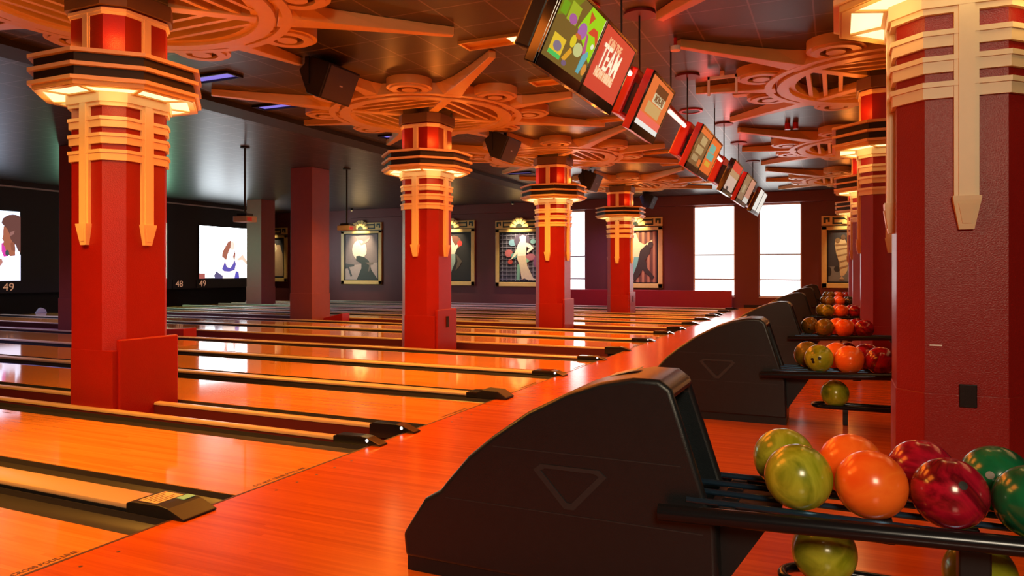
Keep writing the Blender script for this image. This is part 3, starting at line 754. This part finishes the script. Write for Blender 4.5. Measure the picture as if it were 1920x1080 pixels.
# ------------------------------------------------------------------ projection screens over the pin decks
def proj_screen(y0, y1, label, shapes, bg):
    t = thing('projection_screen', label, 'screen', (MASKX, (y0 + y1) / 2, 2.06), 'big screens over the pin decks')
    w = y1 - y0; hz = 1.06
    MB().box(0, .04, -w / 2, w / 2, -hz, hz).build('screen_frame', 'black', t)
    s = MB().box(.04, .045, -w / 2 + .02, w / 2 - .02, -hz + .02, hz - .02).build('image_surface', em(*bg), t)
    for i, (nm, pts, col) in enumerate(shapes):
        MB().prism([(-w / 2 + w * p[0], -hz + 2 * hz * p[1]) for p in pts], 'x', .044, .047 + .0006 * i).build(nm, em(*col), s)
    return t
BW = ((.86, .94, 1.), 6.0)
def S1(*c): return [(.856 + c[i] / 36 * .144, (525 - c[i + 1]) / 130) for i in range(0, len(c), 2)]
proj_screen(10.1, 14.07, 'left screen showing a person with curly hair and a big earring', [
    ('pale_sky', [(0, 0), (1, 0), (1, 1), (0, 1)], ((.66, .78, 1.), 2.)),
    ('white_blouse', S1(-6, 525, 37, 525, 37, 476, 26, 480, 17, 479, 8, 486, -2, 500), ((.80, .80, 1.), 1.4)),
    ('pink_scarf', S1(2, 456, 8, 452, 11, 466, 14, 479, 6, 480, 2, 470), ((.75, .05, .42), 1.)),
    ('face', S1(6, 424, 10, 420, 20, 422, 26, 440, 27, 478, 18, 479, 11, 473, 8, 462, 5, 458, 6, 452, 3, 447, 5, 440, 5, 432), ((.42, .13, .07), 1.)),
    ('curly_hair', S1(2, 418, 4, 410, 10, 405, 16, 402, 22, 401, 28, 401, 37, 404, 37, 472, 32, 468, 28, 458, 22, 452, 18, 446, 17, 438, 12, 428, 8, 424), ((.15, .055, .045), 1.)),
    ('hair_highlight', S1(18, 434, 26, 431, 24, 438, 17, 442), ((.34, .15, .13), 1.)),
    ('neck_shadow', S1(18, 455, 22, 452, 27, 462, 27, 470, 20, 468), ((.30, .09, .05), 1.)),
    ('earring', S1(9, 470, 12, 467, 15, 470, 16, 476, 12, 479, 9, 476), ((.05, .08, .08), 1.)), ('hand', S1(-3, 484, 2, 484, 4, 490, 1, 496, -3, 498), ((.55, .22, .18), 1.))], BW)
proj_screen(15.5, 19.43, 'middle screen, white, mostly hidden by the nearest red column', [('pale_block', rect(.2, .0, .5, .3), ((.8, .86, .9), 1.3))], ((.42, 1., .62), 6.))
proj_screen(20.92, 24.65, 'right screen showing a person in a blue top with long hair', [
    ('room_panel', rect(.03, .55, .14, .75), ((.8, .85, .9), 1.4)), ('red_box', rect(0, .0, .08, .10), ((.45, .12, .10), 1.)),
    *[(n_, [(p[0] - .13, p[1]) for p in P_], c_) for (n_, P_, c_) in [
    ('torso', [(.42, 0), (.46, .14), (.43, .26), (.50, .40), (.62, .46), (.70, .40), (.70, .0)], ((1., .84, .72), 1.4)),
    ('arm', [(.66, .36), (.70, .42), (.74, .48), (.80, .36), (.95, .26), (.95, .22), (.80, .28), (.74, .36)], ((1., .66, .50), 1.1)),
    ('face', blob(.585, .64, .04, .09), ((1., .72, .60), 1.2)), ('long_hair', [(.53, .72), (.57, .74), (.56, .60), (.52, .46), (.50, .36), (.44, .42), (.45, .52), (.49, .62)], ((.42, .14, .09), 1.)), ('hair_lock', [(.62, .56), (.635, .48), (.62, .36), (.60, .42)], ((.40, .13, .10), 1.)),
    ('blue_top', [(.44, .18), (.46, .24), (.48, .32), (.51, .22), (.56, .20), (.60, .28), (.62, .36), (.64, .28), (.62, .16), (.54, .13), (.47, .14)], ((.13, .10, .48), 1.)),
    ('blue_bag', [(.62, 0), (.64, .14), (.68, .12), (.69, 0)], ((.12, .10, .55), 1.)), ('dark_chair', [(.34, 0), (.33, .06), (.36, .14), (.40, .10), (.45, .05), (.45, 0)], ((.12, .10, .22), 1.))]]], BW)
MT = Matrix(((0, 0, 1, 0), (1, 0, 0, 0), (0, 1, 0, 0), (0, 0, 0, 1)))
for tx, yy, lab in (('49', 13.75, 'glowing lane number 49 under the left screen'), ('48', 20.0, 'glowing lane number 48 left of the right screen'), ('49', 21.12, 'glowing lane number 49 under the right screen')):
    t = thing('lane_number', lab, 'sign', (MASKX, yy, .80), 'glowing lane numbers')
    MB().box(-.01, .02, -.30, .30, -.16, .16).build('backing', 'mask', t)
    text_mb(tx, .34, Matrix.Translation((.024, 0, 0)) @ MT, ext=.002).build('digits', 'digit', t)

# ------------------------------------------------------------------ framed pictures on the far wall
def picture(xl, w, z0, z1, label, canvas_col, shapes, flip=False):
    xc = xl + w / 2
    t = thing('framed_picture', label, 'picture', (xc, FARY, z0), 'framed pictures along the far wall')
    H_ = z1 - z0; e = .17; hd = .36; hw = w / 2
    mb = MB()
    mb.box(-hw, -hw + e, -.07, 0, 0, H_ - hd).box(hw - e, hw, -.07, 0, 0, H_ - hd).box(-hw, hw, -.07, 0, 0, e).box(-hw, hw, -.07, 0, H_ - hd - e * .7, H_ - hd)
    mb.build('frame', 'gold', t, bevel=.012)
    b = .045
    mb = MB(); mb.box(-hw + e, -hw + e + b, -.06, -.01, e, H_ - hd - e * .7).box(hw - e - b, hw - e, -.06, -.01, e, H_ - hd - e * .7).box(-hw + e, hw - e, -.06, -.01, e, e + b).box(-hw + e, hw - e, -.06, -.01, H_ - hd - e * .7 - b, H_ - hd - e * .7)
    mb.build('inner_border', 'black', t)
    hdr = MB().box(-hw, hw, -.075, 0, H_ - hd + .03, H_).build('header', 'gold', t, bevel=.008)
    mb = MB(); zt = H_ - hd + .03; hh = hd - .03
    for sg in (-1, 1):
        def bb(x0, x1, za, zb):
            a, c = sorted((sg * x0, sg * x1)); mb.box(a, c, -.083, -.07, zt + za * hh, zt + zb * hh)
        bb(.0, hw - .40, .12, .30); bb(hw - .40, hw - .34, .12, .85); bb(.2, hw - .40, .62, .80)
        bb(hw - .26, hw - .06, .62, .84); bb(hw - .26, hw - .20, .36, .62); bb(hw - .14, hw - .06, .25, .62)
    mb.box(-hw, hw, -.06, -.0, H_ - hd, H_ - hd + .03)
    mb.build('key_pattern', 'darkgreen', hdr)
    fan = MB()
    R = .37
    fan.prism([(R * math.cos(PI * k / 24), H_ - hd + .06 + R * .98 * math.sin(PI * k / 24)) for k in range(25)], 'y', -.10, -.0)
    f = fan.build('fan_crest', 'darkgreen', t)
    mb = MB()
    for k in range(6):
        a0 = PI * (k + .10) / 6 if True else 0; a1 = PI * (k + .90) / 6
        zz = H_ - hd + .06
        if k in (0,) or k == 5: pass
        P = [(.16 * math.cos(a0), zz + .16 * math.sin(a0)), (.40 * math.cos(a0), zz + .40 * math.sin(a0)), (.425 * math.cos((a0 + a1) / 2), zz + .425 * math.sin((a0 + a1) / 2)), (.40 * math.cos(a1), zz + .40 * math.sin(a1)), (.16 * math.cos(a1), zz + .16 * math.sin(a1))]
        mb.prism(P, 'y', -.112, -.10)
    mb.build('fan_petals', 'gold', f)
    a, bq, c, d = -hw + e + b, hw - e - b, e + b, H_ - hd - e * .7 - b
    cv = MB().box(a, bq, -.03, -.01, c, d).build('canvas', pm(canvas_col), t)
    for i, (nm, pts, col) in enumerate(shapes):
        MB().prism([(a + (bq - a) * p[0], c + (d - c) * p[1]) for p in pts], 'y', -.034 - .0012 * i, -.028).build(nm, pm(col), cv)
    return t
PM = {}
def pm(col):
    if col not in PM: PM[col] = mat('painted_colour', col, .6, var=.12, vscale=12)
    return PM[col]
def lines(n, horiz, th=.008):
    out = []
    for i in range(n):
        p = (i + .5) / n
        out.append(rect(0, p - th, 1, p + th) if horiz else rect(p - th, 0, p + th, 1))
    return out
# 1: dark skirted seated figure before a pale glowing disc
picture(-20.56, 2.20, .71, 3.46, 'framed picture of a dark gown against a pale round glow', (.30, .24, .24), [
    ('floor_area', [(0, 0), (1, 0), (1, .38), (0, .30)], (.52, .42, .40)), ('pale_disc', blob(.44, .66, .22, .22, 24), (.95, .82, .70)), ('wing', [(.30, .98), (.5, .8), (.78, .95), (.72, .85), (.5, .75)], (.45, .36, .34)),
    ('gown', [(.36, 0), (.50, .25), (.50, .36), (.34, .42), (.34, .52), (.52, .54), (.72, .42), (.80, .22), (1, 0)], (.05, .065, .06)), ('figure', [(.44, .53), (.58, .50), (.66, .58), (.60, .72), (.52, .78), (.46, .70), (.48, .60)], (1., .90, .76)),
    ('table', [(0, .36), (.28, .33), (.28, .30), (.12, .28), (.22, .08), (.17, .06), (.08, .26), (0, .24)], (.09, .10, .10)), ('chair_seat', [(.62, .38), (.86, .38), (.86, .33), (.78, .33), (.74, .18), (.71, .18), (.74, .32)], (.22, .18, .16))])
# 2: pale figure with a red rose
picture(-15.95, 2.20, .70, 3.42, 'framed picture of a pale figure holding a red rose, half hidden by a column', (.025, .022, .022), [
    ('rust_cloud', blob(.56, .80, .2, .15), (.20, .08, .05)), ('gown', [(.18, .04), (.34, .46), (.36, .58), (.60, .56), (.60, .40), (.48, .16), (.40, .03)], (.36, .48, .44)),
    ('figure', [(.34, .55), (.30, .70), (.36, .82), (.40, .93), (.50, .94), (.52, .84), (.60, .74), (.72, .78), (.66, .70), (.58, .56)], (.95, .84, .66)), ('rose', blob(.72, .78, .07, .06), (.65, .05, .04)), ('shawl', [(.62, .56), (.78, .40), (.70, .28), (.60, .20), (.66, .40)], (.12, .09, .07))])
# 3: white figure before a lattice
sh = [('lattice', p, (.34, .33, .42)) for p in lines(9, False, .006)] + [('lattice', p, (.30, .30, .40)) for p in lines(12, True, .004)]
sh += [('blue_bloom', blob(.32, .80, .10, .07), (.20, .40, .55)), ('blue_bloom', blob(.84, .82, .07, .05), (.22, .45, .5)), ('pink_bloom', blob(.22, .58, .10, .08), (.5, .14, .16)), ('red_bloom', blob(.26, .40, .06, .05), (.5, .07, .06)), ('pink_bloom', blob(.78, .50, .12, .07), (.45, .15, .22)), ('teal_bloom', blob(.36, .53, .08, .06), (.12, .38, .38)),
       ('violet_bloom', blob(.92, .40, .07, .12), (.25, .08, .22)), ('halo', blob(.56, .84, .20, .14, 24), (.10, .08, .14)), ('teal_drape', [(.42, .02), (.44, .34), (.52, .36), (.50, .02)], (.22, .50, .38)), ('green_sash', [(.62, .52), (.76, .42), (.68, .38), (.62, .40)], (.25, .55, .38)),
       ('gown', [(.56, .03), (.50, .34), (.44, .46), (.44, .56), (.66, .54), (.70, .30), (.84, .06), (.98, .02), (.74, .02), (.62, .06)], (.80, .66, .50)),
       ('figure', [(.46, .52), (.42, .66), (.46, .76), (.52, .84), (.50, .92), (.58, .96), (.66, .93), (.66, .80), (.74, .78), (.86, .68), (.70, .58), (.68, .60), (.76, .68), (.68, .72), (.66, .53)], (1., .94, .80)), ('arm', [(.46, .60), (.40, .52), (.30, .46), (.26, .44), (.30, .48), (.42, .66)], (.95, .85, .70))]
picture(-12.79, 2.16, .68, 3.36, 'framed picture of a white figure before a bluish lattice of flowers', (.045, .04, .06), sh)
# 4: dancing pair, orange stripes
sh = [('stripe', p, (.50, .20, .10)) for p in lines(8, False, .028)]
sh += [('gold_drape', [(0, .2), (.22, .3), (.30, .7), (.16, .9), (0, .9)], (.48, .27, .06)), ('teal_gown', [(.30, .03), (.32, .30), (.42, .52), (.60, .50), (.52, .22), (.48, .02)], (.20, .48, .38)),
       ('figure', [(.34, .55), (.30, .78), (.36, .95), (.52, .97), (.60, .80), (.72, .74), (.90, .84), (.90, .80), (.74, .66), (.62, .50), (.46, .50)], (.95, .72, .36)),
       ('suit', [(.42, .05), (.56, .36), (.62, .62), (.76, .74), (.86, .72), (.84, .56), (.74, .44), (.78, .28), (.95, .10), (.90, .05), (.68, .24), (.56, .08), (.48, .03)], (.05, .028, .02)), ('head', blob(.86, .74, .06, .06), (.06, .035, .03))]
picture(-8.02, 2.10, .665, 3.31, 'framed picture of a dancing pair on orange stripes', (.16, .055, .035), sh)
# 5: wrapped figure, dark ground
picture(-.50, 2.10, .725, 3.17, 'framed picture of a striped wrapped figure on dark ground, at the right', (.055, .05, .055), [
    *[(n_, [(.117 + (p[0] - .22) * .73, p[1]) for p in P_], c_) for (n_, P_, c_) in [
    ('floor_area', rect(0, 0, 1.5, .30), (.22, .22, .20)), ('dark_spot', blob(.08, .2, .06, .10), (.03, .03, .03)), ('dark_spot', blob(.28, .25, .08, .06), (.03, .03, .03)),
    ('wrap', [(.36, .12), (.34, .36), (.26, .56), (.22, .74), (.24, .84), (.34, .80), (.40, .86), (.48, .84), (.56, .70), (.58, .48), (.54, .22), (.46, .12)], (.74, .55, .28)),
    ('fold', [(.26, .64), (.56, .68), (.57, .65), (.26, .61)], (.36, .22, .10)), ('fold', [(.28, .52), (.57, .57), (.57, .54), (.28, .49)], (.36, .22, .10)), ('fold', [(.32, .40), (.57, .45), (.57, .42), (.33, .37)], (.36, .22, .10)), ('fold', [(.34, .28), (.55, .33), (.55, .30), (.34, .25)], (.36, .22, .10)), ('fold', [(.24, .74), (.53, .76), (.54, .73), (.24, .71)], (.36, .22, .10)),
    ('head', blob(.30, .82, .06, .05), (.30, .18, .08)), ('head', blob(.44, .88, .06, .05), (.16, .09, .05)), ('feet', [(.34, .05), (.40, .12), (.46, .05)], (.6, .42, .24))]]])
# 0: pair, seen in the gap between the dark columns
picture(-25.9, 2.20, .80, 3.36, 'framed picture of a couple, seen in the gap between two dark columns', (.06, .06, .065), [
    ('pale_gown', [(.62, .03), (.60, .40), (.66, .70), (.74, .84), (.88, .84), (.96, .6), (1, .03)], (.62, .42, .24)), ('dark_suit', [(.36, .03), (.44, .40), (.40, .66), (.52, .74), (.62, .66), (.60, .30), (.54, .03)], (.03, .035, .03)),
    ('faces', [(.58, .70), (.60, .86), (.72, .88), (.78, .74), (.68, .62)], (.85, .72, .45)), ('sleeve', [(.44, .44), (.66, .56), (.66, .50), (.46, .40)], (.55, .50, .34))])

# small lamps over the pictures
for x, lab in ((-19.46, 'tiny spot lamp above the pale disc picture'), (-14.85, 'tiny spot lamp above the red rose picture'), (-11.71, 'tiny spot lamp above the lattice picture'), (-6.97, 'tiny spot lamp above the dancing pair picture'), (.55, 'tiny spot lamp above the wrapped figure picture'), (-24.8, 'tiny spot lamp above the couple picture')):
    t = thing('picture_lamp', lab, 'lamp', (x, FARY - .75, CEIL), 'spot lamps over the pictures')
    MB().cyl((0, 0, 0), (0, 0, -.10), .05, 14).build('can', 'black', t)
    MB().cyl((0, 0, -.10), (0, 0, -.105), .038, 14).build('bulb', 'amber', t)

# ------------------------------------------------------------------ ceiling fittings
def downlight(x, yy, label, kind):
    t = thing('recessed_light', label, 'ceiling light', (x, yy, CEIL), 'recessed ceiling lights')
    a, b = .40, .15
    mb = MB(); mb.ring([(-a, -b), (a, -b), (a, b), (-a, b)], [(-a + .03, -b + .03), (a - .03, -b + .03), (a - .03, b - .03), (-a + .03, b - .03)], -.035, 0)
    mb.build('trim', 'ambertray' if kind == 'amber' else 'black', t)
    MB().box(-a + .03, a - .03, -b + .03, b - .03, -.004, 0).build('tray', 'ambertray' if kind == 'amber' else 'violet', t)
    if kind == 'amber':
        MB().box(a - .20, a - .05, -b + .04, b - .05, -.012, -.004).build('lamp', 'amber', t)
    return t
AMB = [(-3.76, 7.80), (-3.67, 9.75), (-3.75, 12.65), (-3.75, 16.6), (-3.75, 18.55), (-3.75, 22.7)]
for i, (x, yy) in enumerate(AMB): downlight(x, yy, 'amber recessed ceiling light above the foul line, %s from the camera' % ordinal(i), 'amber')
for i, (x, yy) in enumerate(((-8.05, 7.6), (-8.5, 9.35), (-8.1, 12.4), (-8.1, 18.5))): downlight(x, yy, 'violet recessed ceiling light over the lanes, %s from the camera' % ordinal(i), 'violet')
for x, yy, lab in ((-2.45, 7.2, 'round ceiling speaker plate behind the nearest monitor'), (-2.3, 12.6, 'round ceiling plate above the third monitor'), (-.08, 12.9, 'round vent in the ceiling beyond the second right medallion')):
    t = thing('ceiling_disc', lab, 'ceiling fitting', (x, yy, CEIL), 'round ceiling fittings')
    MB().ring(circ(0, 0, .20, 32), circ(0, 0, .15, 32), -.02, 0).build('rim', 'redplate' if x < -1 else 'white', t, smooth='auto')
    MB().prism(circ(0, 0, .15, 32), 'z', -.012, 0).build('grille', 'black', t)
t = thing('ceiling_bracket', 'small pale U shaped bracket hung from the ceiling right of the monitors', 'bracket', (-1.45, 10.3, CEIL))
MB().box(-.20, .20, -.02, .02, -.10, -.06).box(-.20, -.17, -.02, .02, -.32, -.06).box(.17, .20, -.02, .02, -.32, -.06).build('frame', 'white', t)
MB().box(-.03, .03, -.03, .03, -.07, 0).build('stem', 'white', t)
t = thing('sprinkler_head', 'small pale sprinkler hung from the ceiling beside the nearest monitors', 'sprinkler', (-1.75, 8.6, CEIL))
MB().cyl((0, 0, 0), (0, 0, -.10), .02, 12).build('pipe', 'redplate', t); MB().cyl((0, 0, -.10), (0, 0, -.15), .06, 16).build('cup', 'white', t)
t = thing('signal_beacon', 'pair of small red beacons on the ceiling between right medallions', 'beacon', (-.78, 14.4, CEIL))
for dx in (-.07, .07): MB().cyl((dx, 0, 0), (dx, 0, -.12), .05, 14).build('beacon_lens', 'redplate', t, smooth='auto')
t = thing('ceiling_exit_box', 'small pale plastic box on the ceiling beyond the U bracket', 'ceiling fitting', (-1.25, 11.6, CEIL))
MB().box(-.22, .22, -.10, .10, -.06, 0).build('box', 'white', t, bevel=.01)

# ------------------------------------------------------------------ lights
AM = (1., .20, .016)
def col_lights(x, yy, k=1., up=1.):
    for j in range(4):
        a = PI / 4 + j * PI / 2
        light('POINT', (x + .60 * math.cos(a), yy + .60 * math.sin(a), 2.80), 1.8 * k, (1., .56, .17), .10)
        light('POINT', (x + .60 * math.cos(a), yy + .60 * math.sin(a), 3.42), 5.2 * up, (1., .25, .03), .06)
for xx, yy in left_xy: col_lights(xx, yy)
for i, yy in enumerate(right_pos): col_lights(XR, yy, 1.2, 1.0)
# amber floods from the recessed row over the foul line
for i, (x, yy) in enumerate([(-3.7, 2.2), (-3.7, 4.9)] + AMB):
    light('AREA', (x, yy, 3.82), 85., AM, 2.0, 1.2)
# yellow pools on the lanes
for (x, yy, e) in ((-5.6, 2.4, 190.), (-5.2, 7.6, 190.), (-5.2, 13.5, 170.), (-5.2, 19.4, 130.), (-9.9, 9.6, 110.), (-10.2, 14.6, 150.)):
    o = light('AREA', (x, yy, 3.5), e, (1., .40, .05), 1.5, 1.5); o.data.spread = math.radians(140)
# violet and bluish lane lights far down the lanes
for (x, yy, e) in ((-15, 6.2, 120), (-18.5, 12.0, 130), (-18.5, 18, 110), (-12.5, 22.6, 120), (-7.5, 24.9, 80)):
    o = light('AREA', (x, yy, CEIL - .08), e, (.55, .42, 1.), 2.5, 1.2); o.data.spread = math.radians(120)
# red lamps round the monitors
for yy in (6.8, 9.1, 12.4, 15.1, 17.5):
    light('POINT', (-2.0, yy, 3.45), 7.5, (1., .045, .02), .08)
# soft warm light of the concourse behind the camera
light('AREA', (1.4, -2.6, 3.5), 235., (1., .80, .53), 1.4, 1.4, rot=(math.radians(62), 0, 0))
light('AREA', (3.2, 8.0, CEIL - .1), 40., (1., .45, .18), 1.5, 6.)
light('AREA', (3.2, 18.0, CEIL - .1), 40., (1., .45, .18), 1.5, 6.)
# picture lamps
for x, e in ((-24.8, 260), (-19.46, 520), (-14.85, 460), (-11.71, 560), (-6.97, 460), (.55, 300)):
    d = Vector((0, .75, -1.75))
    o = light('SPOT', (x, FARY - .75, CEIL - .13), e, (1., .78, .48), .04, rot=d.to_track_quat('-Z', 'Y').to_euler(), spot=math.radians(60), blend=.9)

wd = bpy.data.worlds.new('world'); SC.world = wd; wd.use_nodes = True
wd.node_tree.nodes['Background'].inputs[0].default_value = (.75, .85, 1., 1); wd.node_tree.nodes['Background'].inputs[1].default_value = .6

# ------------------------------------------------------------------ camera
cd = bpy.data.cameras.new('camera'); cam = bpy.data.objects.new('camera', cd); COL.objects.link(cam)
cd.sensor_width = 36; cd.lens = 1355.09 / 1920 * 36; cd.shift_y = -31.0 / 1920; cd.clip_start = .05; cd.clip_end = 200
cam.location = (0, 0, 1.2847); cam.rotation_euler = (PI / 2, 0, .4232)
SC.camera = cam
SC.view_settings.view_transform = 'Standard'; SC.view_settings.look = 'None'; SC.view_settings.gamma = 1; SC.view_settings.use_curve_mapping = False
SC.view_settings.exposure = 0.0
SC.cycles.max_bounces = 6; SC.cycles.sample_clamp_indirect = 6
